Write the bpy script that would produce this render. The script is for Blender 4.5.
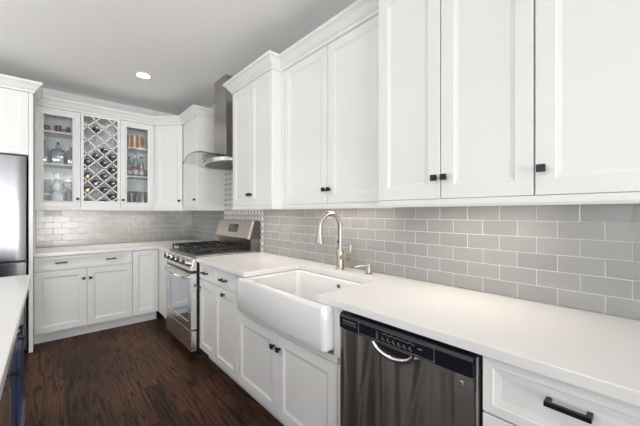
import bpy, bmesh, math, random
from mathutils import Vector, Matrix

random.seed(7)
for _o in list(bpy.data.objects):
    bpy.data.objects.remove(_o, do_unlink=True)
SC = bpy.context.scene
COL = SC.collection
PI = math.pi

# ------------------------------------------------------------------ camera
# origin: the corner where the right wall (x = 0) meets the back wall (y = 0)
cd = bpy.data.cameras.new('camera')
cam = bpy.data.objects.new('camera', cd)
COL.objects.link(cam)
cd.sensor_width = 36.0
cd.lens = 304.0 / 640.0 * 36.0
cd.clip_start = 0.02
cam.location = (-1.63, -4.69, 1.3096)
cam.rotation_euler = (PI / 2, 0, -math.radians(41.81))
SC.camera = cam

# ------------------------------------------------------------------ world, lights, exposure
w = bpy.data.worlds.new('daylight')
SC.world = w
w.use_nodes = True
bg = w.node_tree.nodes['Background']
bg.inputs[0].default_value = (0.86, 0.93, 1.0, 1)
bg.inputs[1].default_value = 0.3


def area(name, loc, rot, sx, sy, power, color=(1, 1, 1), spread=180):
    l = bpy.data.lights.new(name, 'AREA')
    l.shape = 'RECTANGLE'
    l.size, l.size_y, l.energy, l.color = sx, sy, power, color
    l.spread = math.radians(spread)
    o = bpy.data.objects.new(name, l)
    o.location, o.rotation_euler = loc, rot
    COL.objects.link(o)
    return o


# daylight falling in through the far rear windows (sky, plus up-tilted lamps added to fill the ceiling) and the left window
area('rear_sky_light', (-1.3, -13.36, 1.25), (PI / 2, 0, 0), 1.8, 2.1, 20, (0.95, 0.98, 1.0))
area('rear_up_fill', (-1.3, -13.25, .72), (PI / 2 + math.radians(34), 0, 0), 1.8, 1.2, 270, (1.0, 1.0, 1.0))
for _y in (-3.0, -4.25, -5.5):
    area('left_sky_light', (-5.42, _y, 1.35), (PI / 2, 0, -PI / 2), .5, 1.9, 13, (0.95, 0.98, 1.0))
area('rear_up_fill_wide', (-4.1, -13.25, .9), (PI / 2 + math.radians(30), 0, 0), 2.2, 1.6, 370, (1.0, 1.0, 1.0))
# added fill: unseen up-facing lamp that brightens the ceiling from the left
area('side_ceiling_fill', (-4.1, -3.2, 1.2), (PI, 0, 0), 2.2, 4.0, 84, (1.0, 1.0, 1.0))

SC.view_settings.view_transform = 'Standard'
SC.view_settings.look = 'None'
SC.view_settings.gamma = 1.0
SC.view_settings.use_curve_mapping = False
SC.view_settings.exposure = -0.18


# ------------------------------------------------------------------ materials
def nodes_of(name):
    m = bpy.data.materials.new(name)
    m.use_nodes = True
    nt = m.node_tree
    return m, nt, nt.nodes['Principled BSDF']


def pm(name, col, rough=0.5, metal=0.0, var=0.03, nscale=6.0, bump=0.0, bscale=80.0, stretch=(1, 1, 1), spec=0.5, coat=0.0):
    """painted / plain procedural surface: colour with a slight noise variation and an optional fine bump"""
    m, nt, b = nodes_of(name)
    L = nt.links.new
    tc = nt.nodes.new('ShaderNodeTexCoord')
    mp = nt.nodes.new('ShaderNodeMapping')
    mp.inputs['Scale'].default_value = stretch
    L(tc.outputs['Object'], mp.inputs['Vector'])
    nz = nt.nodes.new('ShaderNodeTexNoise')
    nz.inputs['Scale'].default_value = nscale
    nz.inputs['Detail'].default_value = 3
    L(mp.outputs[0], nz.inputs['Vector'])
    mx = nt.nodes.new('ShaderNodeMix')
    mx.data_type = 'RGBA'
    mx.inputs[6].default_value = tuple(max(0, c * (1 - var)) for c in col) + (1,)
    mx.inputs[7].default_value = tuple(min(1, c * (1 + var)) for c in col) + (1,)
    L(nz.outputs['Fac'], mx.inputs[0])
    L(mx.outputs[2], b.inputs['Base Color'])
    b.inputs['Roughness'].default_value = rough
    b.inputs['Metallic'].default_value = metal
    b.inputs['Specular IOR Level'].default_value = spec
    b.inputs['Coat Weight'].default_value = coat
    if bump:
        n2 = nt.nodes.new('ShaderNodeTexNoise')
        n2.inputs['Scale'].default_value = bscale
        L(mp.outputs[0], n2.inputs['Vector'])
        bp = nt.nodes.new('ShaderNodeBump')
        bp.inputs['Strength'].default_value = bump
        bp.inputs['Distance'].default_value = 0.002
        L(n2.outputs['Fac'], bp.inputs['Height'])
        L(bp.outputs[0], b.inputs['Normal'])
    return m


def glass_mat(name, tint=(1, 1, 1), gloss=0.12, blend=0.2):
    m, nt, b = nodes_of(name)
    nt.nodes.remove(b)
    L = nt.links.new
    out = nt.nodes['Material Output']
    tr = nt.nodes.new('ShaderNodeBsdfTransparent')
    nz = nt.nodes.new('ShaderNodeTexNoise')
    nz.inputs['Scale'].default_value = 3
    ramp = nt.nodes.new('ShaderNodeValToRGB')
    ramp.color_ramp.elements[0].color = tuple(c * .96 for c in tint) + (1,)
    ramp.color_ramp.elements[1].color = tuple(tint) + (1,)
    L(nz.outputs['Fac'], ramp.inputs[0])
    L(ramp.outputs[0], tr.inputs[0])
    gl = nt.nodes.new('ShaderNodeBsdfGlossy')
    gl.inputs['Roughness'].default_value = 0.03
    lw = nt.nodes.new('ShaderNodeLayerWeight')
    lw.inputs[0].default_value = blend
    mr = nt.nodes.new('ShaderNodeMapRange')
    mr.inputs[3].default_value = gloss
    mr.inputs[4].default_value = 0.85
    L(lw.outputs['Fresnel'], mr.inputs[0])
    mix = nt.nodes.new('ShaderNodeMixShader')
    L(mr.outputs[0], mix.inputs[0])
    L(tr.outputs[0], mix.inputs[1])
    L(gl.outputs[0], mix.inputs[2])
    L(mix.outputs[0], out.inputs['Surface'])
    return m


def emit_mat(name, col, strength):
    m, nt, b = nodes_of(name)
    b.inputs['Base Color'].default_value = (.9, .9, .9, 1)
    b.inputs['Emission Color'].default_value = tuple(col) + (1,)
    b.inputs['Emission Strength'].default_value = strength
    return m


def floor_mat():
    m, nt, b = nodes_of('dark_oak_planks')
    L = nt.links.new
    N = nt.nodes.new
    tc = N('ShaderNodeTexCoord')
    mp = N('ShaderNodeMapping')
    mp.inputs['Rotation'].default_value = (0, 0, PI / 2)
    L(tc.outputs['Object'], mp.inputs['Vector'])
    br = N('ShaderNodeTexBrick')
    br.offset = 0.37
    br.inputs['Scale'].default_value = 1
    br.inputs['Brick Width'].default_value = 1.3
    br.inputs['Row Height'].default_value = 0.11
    br.inputs['Mortar Size'].default_value = 0.0012
    br.inputs['Mortar Smooth'].default_value = 0.3
    br.inputs['Color1'].default_value = (0, 0, 0, 1)
    br.inputs['Color2'].default_value = (1, 1, 1, 1)
    br.inputs['Mortar'].default_value = (0.5, 0.5, 0.5, 1)
    L(mp.outputs[0], br.inputs['Vector'])
    # per plank shift of the grain
    sep = N('ShaderNodeSeparateXYZ')
    L(tc.outputs['Object'], sep.inputs[0])
    mul = N('ShaderNodeMath'); mul.operation = 'MULTIPLY'
    L(br.outputs['Color'], mul.inputs[0]); mul.inputs[1].default_value = 17.0
    comb = N('ShaderNodeCombineXYZ')
    sx = N('ShaderNodeMath'); sx.operation = 'MULTIPLY'; sx.inputs[1].default_value = 13.0
    L(sep.outputs[0], sx.inputs[0])
    sy = N('ShaderNodeMath'); sy.operation = 'MULTIPLY'; sy.inputs[1].default_value = .55
    L(sep.outputs[1], sy.inputs[0])
    L(sx.outputs[0], comb.inputs[0]); L(sy.outputs[0], comb.inputs[1]); L(mul.outputs[0], comb.inputs[2])
    nz = N('ShaderNodeTexNoise'); nz.inputs['Scale'].default_value = 1.0
    nz.inputs['Detail'].default_value = 1.5; nz.inputs['Distortion'].default_value = 0.25
    L(comb.outputs[0], nz.inputs['Vector'])
    # contour lines of the stretched noise = cathedral grain
    m1 = N('ShaderNodeMath'); m1.operation = 'MULTIPLY'; m1.inputs[1].default_value = 88.0
    L(nz.outputs['Fac'], m1.inputs[0])
    sn = N('ShaderNodeMath'); sn.operation = 'SINE'
    L(m1.outputs[0], sn.inputs[0])
    fine = N('ShaderNodeTexNoise'); fine.inputs['Scale'].default_value = 1.0; fine.inputs['Detail'].default_value = 6
    mp2 = N('ShaderNodeMapping'); mp2.inputs['Scale'].default_value = (160, 7, 1)
    L(tc.outputs['Object'], mp2.inputs['Vector']); L(mp2.outputs[0], fine.inputs['Vector'])
    mr = N('ShaderNodeMapRange'); mr.inputs[1].default_value = -1; mr.inputs[2].default_value = -0.2
    L(sn.outputs[0], mr.inputs[0])
    gm = N('ShaderNodeMath'); gm.operation = 'MULTIPLY'
    L(mr.outputs[0], gm.inputs[0])
    fr = N('ShaderNodeMapRange'); fr.inputs[1].default_value = .3; fr.inputs[2].default_value = .7; fr.inputs[3].default_value = .45
    L(fine.outputs['Fac'], fr.inputs[0]); L(fr.outputs[0], gm.inputs[1])
    ramp = N('ShaderNodeValToRGB')
    ramp.color_ramp.elements[0].color = (0.016, 0.008, 0.0055, 1)
    ramp.color_ramp.elements[1].color = (0.115, 0.052, 0.028, 1)
    ramp.color_ramp.elements.new(0.45).color = (0.052, 0.022, 0.012, 1)
    L(gm.outputs[0], ramp.inputs[0])
    # broad stain variation and plank tone
    big = N('ShaderNodeTexNoise'); big.inputs['Scale'].default_value = 2.6; big.inputs['Detail'].default_value = 2
    L(tc.outputs['Object'], big.inputs['Vector'])
    ad = N('ShaderNodeMath'); ad.operation = 'ADD'
    L(big.outputs['Fac'], ad.inputs[0])
    pl = N('ShaderNodeMath'); pl.operation = 'MULTIPLY'; pl.inputs[1].default_value = 0.55
    L(br.outputs['Color'], pl.inputs[0]); L(pl.outputs[0], ad.inputs[1])
    tm = N('ShaderNodeMapRange'); tm.inputs[1].default_value = .35; tm.inputs[2].default_value = 1.15
    tm.inputs[3].default_value = .45; tm.inputs[4].default_value = 1.5
    L(ad.outputs[0], tm.inputs[0])
    vm = N('ShaderNodeVectorMath'); vm.operation = 'SCALE'
    L(ramp.outputs[0], vm.inputs[0]); L(tm.outputs[0], vm.inputs['Scale'])
    mixm = N('ShaderNodeMix'); mixm.data_type = 'RGBA'
    L(br.outputs['Fac'], mixm.inputs[0]); L(vm.outputs[0], mixm.inputs[6])
    mixm.inputs[7].default_value = (.006, .004, .003, 1)
    L(mixm.outputs[2], b.inputs['Base Color'])
    b.inputs['Roughness'].default_value = 0.45
    b.inputs['Specular IOR Level'].default_value = 0.14
    bp = N('ShaderNodeBump'); bp.inputs['Strength'].default_value = 0.15; bp.inputs['Distance'].default_value = 0.002
    L(gm.outputs[0], bp.inputs['Height']); L(bp.outputs[0], b.inputs['Normal'])
    return m


def mosaic_mat():
    """grey and white mosaic: interlaced rings of two shifted square lattices"""
    m, nt, b = nodes_of('grey_white_mosaic')
    L = nt.links.new
    N = nt.nodes.new
    tc = N('ShaderNodeTexCoord')
    sep = N('ShaderNodeSeparateXYZ'); L(tc.outputs['Object'], sep.inputs[0])
    P = 0.125

    def M(op, a, bb=None):
        n = N('ShaderNodeMath'); n.operation = op
        for i, v in enumerate((a, bb)):
            if v is None: continue
            if isinstance(v, (int, float)): n.inputs[i].default_value = v
            else: L(v, n.inputs[i])
        return n.outputs[0]

    u = M('DIVIDE', sep.outputs[1], P)
    v = M('DIVIDE', sep.outputs[2], P)

    def ring(ox, oy, r, wd):
        a = M('SUBTRACT', M('FRACT', M('ADD', u, ox + 20)), 0.5)
        c = M('SUBTRACT', M('FRACT', M('ADD', v, oy + 20)), 0.5)
        d = M('SQRT', M('ADD', M('MULTIPLY', a, a), M('MULTIPLY', c, c)))
        return M('LESS_THAN', M('ABSOLUTE', M('SUBTRACT', d, r)), wd)

    cu = M('COSINE', M('MULTIPLY', u, 2 * PI)); cv = M('COSINE', M('MULTIPLY', v, 2 * PI))
    k1 = M('LESS_THAN', M('ABSOLUTE', M('ADD', cu, cv)), .30)
    k2 = M('LESS_THAN', M('ABSOLUTE', M('SUBTRACT', M('ABSOLUTE', M('ADD', cu, cv)), 1.35)), .16)
    k = M('MAXIMUM', M('MAXIMUM', k1, k2), M('MAXIMUM', ring(0, 0, .05, .08), ring(.5, .5, .05, .08)))
    nz = N('ShaderNodeTexNoise'); nz.inputs['Scale'].default_value = 24; L(tc.outputs['Object'], nz.inputs['Vector'])
    ramp = N('ShaderNodeValToRGB')
    ramp.color_ramp.elements[0].position = .35; ramp.color_ramp.elements[0].color = (.20, .205, .21, 1)
    ramp.color_ramp.elements[1].position = .65; ramp.color_ramp.elements[1].color = (.36, .365, .36, 1)
    L(nz.outputs['Fac'], ramp.inputs[0])
    mx = N('ShaderNodeMix'); mx.data_type = 'RGBA'
    L(k, mx.inputs[0]); L(ramp.outputs[0], mx.inputs[6]); mx.inputs[7].default_value = (.72, .72, .70, 1)
    L(mx.outputs[2], b.inputs['Base Color'])
    b.inputs['Roughness'].default_value = 0.25
    bp = N('ShaderNodeBump'); bp.inputs['Strength'].default_value = .3; bp.inputs['Distance'].default_value = .001
    L(k, bp.inputs['Height']); L(bp.outputs[0], b.inputs['Normal'])
    return m


def tile_mat():
    m, nt, b = nodes_of('grey_glass_tile')
    L = nt.links.new
    N = nt.nodes.new
    at = N('ShaderNodeAttribute'); at.attribute_name = 'tone'
    tc = N('ShaderNodeTexCoord')
    mp = N('ShaderNodeMapping'); mp.inputs['Scale'].default_value = (6, 6, 45)
    L(tc.outputs['Object'], mp.inputs['Vector'])
    nz = N('ShaderNodeTexNoise'); nz.inputs['Scale'].default_value = 1; nz.inputs['Detail'].default_value = 2
    L(mp.outputs[0], nz.inputs['Vector'])
    ad = N('ShaderNodeMath'); ad.operation = 'MULTIPLY_ADD'
    L(nz.outputs['Fac'], ad.inputs[0]); ad.inputs[1].default_value = .5; L(at.outputs['Fac'], ad.inputs[2])
    ramp = N('ShaderNodeValToRGB')
    ramp.color_ramp.elements[0].color = (.276, .280, .279, 1)
    ramp.color_ramp.elements[1].color = (.336, .340, .335, 1)
    ramp.color_ramp.elements[0].position = .1
    ramp.color_ramp.elements[1].position = 1.2 if False else 1.0
    L(ad.outputs[0], ramp.inputs[0])
    L(ramp.outputs[0], b.inputs['Base Color'])
    b.inputs['Roughness'].default_value = 0.2
    b.inputs['Specular IOR Level'].default_value = 0.55
    bp = N('ShaderNodeBump'); bp.inputs['Strength'].default_value = .12; bp.inputs['Distance'].default_value = .004
    n2 = N('ShaderNodeTexNoise'); n2.inputs['Scale'].default_value = 14; L(tc.outputs['Object'], n2.inputs['Vector'])
    L(n2.outputs['Fac'], bp.inputs['Height']); L(bp.outputs[0], b.inputs['Normal'])
    return m


def steel_mat(name, col, rough, axis, wavy=0.0, wscale=(1, 1, 1), aniso=0.0, ridges=()):
    """brushed steel, the brushing running along one axis"""
    m, nt, b = nodes_of(name)
    L = nt.links.new
    N = nt.nodes.new
    tc = N('ShaderNodeTexCoord')
    mp = N('ShaderNodeMapping')
    s = [420, 420, 420]; s['xyz'.index(axis)] = 4
    mp.inputs['Scale'].default_value = s
    L(tc.outputs['Object'], mp.inputs['Vector'])
    nz = N('ShaderNodeTexNoise'); nz.inputs['Scale'].default_value = 1; nz.inputs['Detail'].default_value = 2
    L(mp.outputs[0], nz.inputs['Vector'])
    mr = N('ShaderNodeMapRange'); mr.inputs[3].default_value = rough * .8; mr.inputs[4].default_value = rough * 1.25
    L(nz.outputs['Fac'], mr.inputs[0]); L(mr.outputs[0], b.inputs['Roughness'])
    b.inputs['Base Color'].default_value = tuple(col) + (1,)
    b.inputs['Metallic'].default_value = 1
    bp = N('ShaderNodeBump'); bp.inputs['Strength'].default_value = .02; bp.inputs['Distance'].default_value = .0004
    L(nz.outputs['Fac'], bp.inputs['Height'])
    last = bp
    if aniso:
        tg = N('ShaderNodeTangent'); tg.direction_type = 'RADIAL'; tg.axis = 'Z'
        L(tg.outputs[0], b.inputs['Tangent'])
        b.inputs['Anisotropic'].default_value = aniso
        b.inputs['Anisotropic Rotation'].default_value = .25
    if wavy:
        mp2 = N('ShaderNodeMapping'); mp2.inputs['Scale'].default_value = wscale
        L(tc.outputs['Object'], mp2.inputs['Vector'])
        n2 = N('ShaderNodeTexNoise'); n2.inputs['Scale'].default_value = 1; n2.inputs['Detail'].default_value = .5
        L(mp2.outputs[0], n2.inputs['Vector'])
        b2 = N('ShaderNodeBump'); b2.inputs['Strength'].default_value = 1; b2.inputs['Distance'].default_value = wavy
        L(n2.outputs['Fac'], b2.inputs['Height']); L(bp.outputs[0], b2.inputs['Normal'])
        last = b2
    if ridges:
        sp = N('ShaderNodeSeparateXYZ'); L(tc.outputs['Object'], sp.inputs[0])
        def M(op, a, bb=None):
            q = N('ShaderNodeMath'); q.operation = op
            for i, v in enumerate((a, bb)):
                if v is None: continue
                if isinstance(v, (int, float)): q.inputs[i].default_value = v
                else: L(v, q.inputs[i])
            return q.outputs[0]
        tot = 0.0
        for u0, lean, amp, k, ph, wd, ht in ridges:
            c = M('ADD', M('MULTIPLY', M('SINE', M('ADD', M('MULTIPLY', sp.outputs[2], k), ph)), amp), M('MULTIPLY', M('SUBTRACT', sp.outputs[2], .8), lean))
            d = M('DIVIDE', M('SUBTRACT', M('SUBTRACT', sp.outputs[0], u0), c), wd)
            tot = M('ADD', tot, M('MULTIPLY', M('EXPONENT', M('MULTIPLY', M('MULTIPLY', d, d), -1.0)), ht))
        b3 = N('ShaderNodeBump'); b3.inputs['Strength'].default_value = 1; b3.inputs['Distance'].default_value = 1
        L(tot, b3.inputs['Height']); L(last.outputs[0], b3.inputs['Normal'])
        last = b3
    L(last.outputs[0], b.inputs['Normal'])
    return m


WHITE = pm('white_cabinet_paint', (.80, .80, .79), .32, var=.012, bump=.04, bscale=60)
INNER = pm('cabinet_interior_white', (.90, .905, .91), .5, var=.02)
CEIL = pm('ceiling_paint', (.92, .917, .91), .9, var=.015, bump=.1, bscale=150)
WALL = pm('grey_wall_paint', (.78, .78, .77), .85, var=.02, bump=.1, bscale=150)
QUARTZ = pm('white_quartz', (.80, .795, .785), .22, var=.025, nscale=14)
FIRECLAY = pm('white_fireclay', (.80, .80, .795), .10, var=.008, coat=.5)
FLOOR = floor_mat()
TILE = tile_mat()
GROUT = pm('pale_grout', (.64, .63, .605), .8, var=.05, nscale=60)
MOSAIC = mosaic_mat()
BLACK = pm('black_hardware', (.012, .012, .013), .35, metal=.3, var=.1)
BLACKGLOSS = pm('black_glossy_plastic', (.010, .011, .015), .16, var=.08)
IRON = pm('cast_iron', (.007, .007, .007), .5, var=.15, bump=.3, bscale=200)
STEEL = steel_mat('brushed_steel', (.78, .77, .75), .26, 'y')
STEELV = steel_mat('brushed_steel_vertical', (.46, .44, .42), .26, 'z')
FRIDGE = steel_mat('fridge_steel', (.25, .257, .268), .22, 'x', .012, (6, 1, .5))
DWSTEEL = steel_mat('dark_wavy_steel', (.28, .255, .23), .30, 'x', .032, (13, 1, .5), 1.0,
                    ((.03, .0, .004, 14, 0, .012, .0035), (.165, .10, .010, 9, 1, .016, .0048), (.245, .03, .006, 11, 2, .011, .0034), (.405, .12, .012, 8, .4, .018, .0055), (.535, .05, .008, 12, 1.2, .012, .0038)))
NICKEL = pm('brushed_nickel', (.47, .425, .37), .34, metal=1, var=.04, nscale=40)
CHROME = pm('polished_chrome', (.80, .80, .80), .08, metal=1, var=.01)
NAVY = pm('navy_cabinet_paint', (.022, .045, .135), .35, var=.04)
NAVYBASE = pm('grey_blue_base_paint', (.20, .24, .33), .45, var=.04)
DKGAP = pm('dark_gap', (.012, .012, .013), .7, var=.1)
DGLASS = pm('mirror_dark_glass', (.60, .65, .74), .05, metal=.85, var=.03, coat=.5)
GLASS = glass_mat('clear_pane', (.97, .985, .99), .06)
HOODGLASS = glass_mat('hood_glass', (.93, .965, .95), .0, .08)
WARE = glass_mat('glassware', (.80, .84, .86), .16)
WAREG = glass_mat('tinted_glassware', (.62, .70, .55), .14)
DKWARE = glass_mat('smoky_glassware', (.30, .28, .29), .16)
GLASSEDGE = pm('green_glass_edge', (.05, .08, .07), .15, var=.1)
WINE = pm('dark_wine_glass', (.010, .009, .012), .08, var=.2, coat=.6)
WINEGREEN = pm('green_wine_glass', (.05, .055, .015), .1, var=.2, coat=.6)
FOILGOLD = pm('gold_foil', (.62, .40, .20), .3, metal=.7, var=.1)
FOILROSE = pm('rose_foil', (.60, .38, .32), .35, metal=.5, var=.1)
FOILDARK = pm('dark_foil', (.05, .045, .05), .3, metal=.4, var=.1)
COPPER = pm('copper_cup', (.74, .40, .31), .55, metal=.7, var=.06)
BRASS = pm('pale_gold_cup', (.84, .66, .46), .55, metal=.7, var=.06)
LABELWHITE = pm('white_label', (.75, .74, .72), .6, var=.05)
LABELRED = pm('red_label', (.42, .10, .10), .6, var=.1)
LABELGOLD = pm('gold_label', (.66, .46, .22), .5, var=.1)
BLUEW = pm('blue_grey_bottle', (.22, .30, .40), .12, var=.1)
PORC = pm('white_porcelain', (.84, .85, .86), .12, var=.03, coat=.4)
TEXTGREY = pm('pale_grey_print', (.13, .135, .145), .5, var=.05)
BADGE = pm('silver_badge', (.75, .76, .80), .2, metal=.8, var=.05)
CLOCK = pm('dark_display', (.045, .04, .036), .1, var=.1)
LAMP = emit_mat('lamp_lens', (1.0, .96, .90), 14.0)
LED = emit_mat('led_strip', (1.0, .78, .55), 2.0)


# ------------------------------------------------------------------ builders
class MB:
    """collects geometry of ONE mesh object"""

    def __init__(s):
        s.b = bmesh.new()

    def box(s, x0, x1, y0, y1, z0, z1):
        x0, x1 = sorted((x0, x1)); y0, y1 = sorted((y0, y1)); z0, z1 = sorted((z0, z1))
        v = [s.b.verts.new((x, y, z)) for x in (x0, x1) for y in (y0, y1) for z in (z0, z1)]
        for f in ((0, 1, 3, 2), (4, 6, 7, 5), (0, 4, 5, 1), (2, 3, 7, 6), (0, 2, 6, 4), (1, 5, 7, 3)):
            s.b.faces.new([v[i] for i in f])
        return s

    def poly(s, pts):
        s.b.faces.new([s.b.verts.new(p) for p in pts])
        return s

    def prism(s, poly, axis, a, b):
        """poly: 2D points in the plane normal to axis; extruded from a to b"""
        def P(p, t):
            return {'x': (t, p[0], p[1]), 'y': (p[0], t, p[1]), 'z': (p[0], p[1], t)}[axis]
        A = [s.b.verts.new(P(p, a)) for p in poly]
        B = [s.b.verts.new(P(p, b)) for p in poly]
        n = len(poly)
        s.b.faces.new(A[::-1]); s.b.faces.new(B)
        for i in range(n):
            s.b.faces.new((A[i], A[(i + 1) % n], B[(i + 1) % n], B[i]))
        return s

    def loft(s, rings, closed=True, cap0=True, cap1=True):
        R = [[s.b.verts.new(p) for p in r] for r in rings]
        n = len(R[0])
        for A, B in zip(R, R[1:]):
            for i in range(n if closed else n - 1):
                s.b.faces.new((A[i], A[(i + 1) % n], B[(i + 1) % n], B[i]))
        if cap0: s.b.faces.new(R[0][::-1])
        if cap1: s.b.faces.new(R[-1])
        return s

    def lathe(s, prof, c=(0, 0, 0), n=20, axis='z'):
        """prof: (radius, height) list; open ends are capped"""
        rings = []
        for r, h in prof:
            ring = []
            for i in range(n):
                a = 2 * PI * i / n
                p = (max(r, 1e-4) * math.cos(a), max(r, 1e-4) * math.sin(a), h)
                if axis == 'x': p = (p[2], p[0], p[1])
                elif axis == 'y': p = (p[1], p[2], p[0])
                ring.append((p[0] + c[0], p[1] + c[1], p[2] + c[2]))
            rings.append(ring)
        return s.loft(rings)

    def tube(s, pts, rad, n=12):
        """round tube along points; rad is a number or a list"""
        pts = [Vector(p) for p in pts]
        if not isinstance(rad, (list, tuple)): rad = [rad] * len(pts)
        rings = []
        prev = None
        for i, p in enumerate(pts):
            d = (pts[min(i + 1, len(pts) - 1)] - pts[max(i - 1, 0)]).normalized()
            if prev is None:
                a = d.orthogonal().normalized()
            else:
                a = (prev - d * prev.dot(d)).normalized()
            prev = a
            c = d.cross(a)
            rings.append([tuple(p + rad[i] * (math.cos(2 * PI * k / n) * a + math.sin(2 * PI * k / n) * c)) for k in range(n)])
        return s.loft(rings)

    def door(s, u0, u1, z0, z1, y, t=.02, fr=.058, slope=.016, dep=.007, glass=False):
        """framed door in the local front plane: outer face at y - t, back at y; recessed centre panel or an opening"""
        yo = y - t
        def ring(i, yy):
            return [(u0 + i, yy, z0 + i), (u1 - i, yy, z0 + i), (u1 - i, yy, z1 - i), (u0 + i, yy, z1 - i)]
        e = .0015
        rs = [ring(0, y), ring(0, yo + e), ring(e, yo), ring(fr, yo), ring(fr + .003, yo + .003), ring(fr + slope, yo + dep)]
        if glass:
            rs += [ring(fr + slope, y)]
            s.loft(rs, cap0=False, cap1=False)
            # back face of the frame
            R0, R1 = ring(0, y), ring(fr + slope, y)
            for i in range(4):
                j = (i + 1) % 4
                s.poly([R0[j], R0[i], R1[i], R1[j]])
        else:
            s.loft(rs)
        return s

    def build(s, name, mat, parent=None, smooth=False, bevel=0.0, world=False, seg=2):
        bmesh.ops.remove_doubles(s.b, verts=s.b.verts, dist=1e-6)
        bmesh.ops.recalc_face_normals(s.b, faces=s.b.faces)
        if world and parent is not None:
            bmesh.ops.transform(s.b, matrix=local_inverse(parent), verts=s.b.verts)
        me = bpy.data.meshes.new(name)
        s.b.to_mesh(me); s.b.free()
        me.materials.append(mat)
        if smooth:
            for p in me.polygons: p.use_smooth = True
            try:
                me.set_sharp_from_angle(angle=math.radians(40))
            except Exception:
                pass
        o = bpy.data.objects.new(name, me)
        COL.objects.link(o)
        if parent is not None: o.parent = parent
        if bevel:
            md = o.modifiers.new('edge', 'BEVEL')
            md.width = bevel; md.segments = seg; md.limit_method = 'ANGLE'; md.angle_limit = math.radians(40)
        return o


def local_inverse(o):
    m = Matrix.Identity(4)
    while o is not None:
        m = (Matrix.Translation(o.location) @ o.rotation_euler.to_matrix().to_4x4()) @ m
        o = o.parent
    return m.inverted()


def tag(o, label, cat, group=None):
    o['label'] = label; o['category'] = cat
    if group: o['group'] = group
    return o


def thing(name, label, cat, loc=(0, 0, 0), rotz=0.0, group=None):
    o = bpy.data.objects.new(name, None)
    o.empty_display_size = .1
    o.location = loc; o.rotation_euler = (0, 0, rotz)
    COL.objects.link(o)
    return tag(o, label, cat, group)


def struct(name, mb, mat, **k):
    o = mb.build(name, mat, **k)
    o['kind'] = 'structure'
    return o


def sweep(mb, path, prof, i0, i1):
    """sweep a closed (out, z) profile along a plan path; only segments i0..i1 are made, mitres come from the whole path"""
    P = [Vector((p[0], p[1])) for p in path]
    def nrm(a, b):
        d = (b - a).normalized(); return Vector((d.y, -d.x))
    rings = []
    for i in range(i0, i1 + 1):
        n1 = nrm(P[i - 1], P[i]) if i > 0 else None
        n2 = nrm(P[i], P[i + 1]) if i < len(P) - 1 else None
        if n1 is None: mdir = n2
        elif n2 is None: mdir = n1
        else: mdir = (n1 + n2) / (1 + n1.dot(n2))
        rings.append([(P[i].x + mdir.x * o, P[i].y + mdir.y * o, z) for o, z in prof])
    mb.loft(rings)
    return mb


CROWN = [(-.03, 2.436), (.0, 2.436), (.012, 2.440), (.012, 2.456), (.020, 2.462), (.030, 2.474), (.046, 2.498), (.058, 2.510), (.066, 2.514), (.066, 2.535), (-.03, 2.535)]
RAIL = [(-.022, 1.372), (-.022, 1.340), (-.006, 1.338), (-.002, 1.344), (.0, 1.350), (.0, 1.372)]


# ------------------------------------------------------------------ room shell
struct('floor', MB().box(-5.6, .12, -13.6, .12, -.06, 0), FLOOR)
struct('ceiling', MB().box(-5.6, .12, -13.6, .12, 2.735, 2.80), CEIL)
struct('wall_right', MB().box(0, .12, -13.6, .12, 0, 2.735), WALL)
struct('wall_back', MB().box(-5.6, 0, 0, .12, 0, 2.735), WALL)
# left wall; unseen window openings kept narrow to streak the dishwasher steel
wl = MB()
wl.box(-5.6, -5.48, -13.6, .0, 0, .35).box(-5.6, -5.48, -13.6, 0, 2.35, 2.735)
wl.box(-5.6, -5.48, -13.6, -5.8, .35, 2.35).box(-5.6, -5.48, -5.2, -4.55, .35, 2.35).box(-5.6, -5.48, -3.95, -3.3, .35, 2.35).box(-5.6, -5.48, -2.7, 0, .35, 2.35)
struct('wall_left', wl, WALL)
wr = MB()
wr.box(-5.48, 0, -13.6, -13.48, 0, .12).box(-5.48, 0, -13.6, -13.48, 2.35, 2.735)
wr.box(-5.48, -5.3, -13.6, -13.48, .12, 2.35).box(-.3, 0, -13.6, -13.48, .12, 2.35)
struct('wall_rear', wr, WALL)


def window(name, horizontal, a0, a1, fixed, z0, z1, n):
    f = MB()
    def bx(p0, p1, za, zb):
        if horizontal: f.box(p0, p1, fixed - .03, fixed + .03, za, zb)
        else: f.box(fixed - .03, fixed + .03, p0, p1, za, zb)
    bx(a0, a1, z0, z0 + .06); bx(a0, a1, z1 - .06, z1)
    for i in range(n + 1):
        p = a0 + (a1 - a0 - .06) * i / n
        bx(p, p + .06, z0 + .06, z1 - .06)
    bx(a0 + .06, a1 - .06, (z0 + z1) / 2 - .02, (z0 + z1) / 2 + .02)
    o = struct(name, f, WHITE)
    g = MB()
    if horizontal: g.box(a0 + .05, a1 - .05, fixed - .004, fixed + .004, z0 + .05, z1 - .05)
    else: g.box(fixed - .004, fixed + .004, a0 + .05, a1 - .05, z0 + .05, z1 - .05)
    g.build('glass_pane', GLASS, o)


window('window_1', True, -5.3, -.3, -13.54, .12, 2.35, 6)
window('window_2', False, -3.3, -2.7, -5.54, .35, 2.35, 1)
window('window_3', False, -4.55, -3.95, -5.54, .35, 2.35, 1)
window('window_4', False, -5.8, -5.2, -5.54, .35, 2.35, 1)


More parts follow.
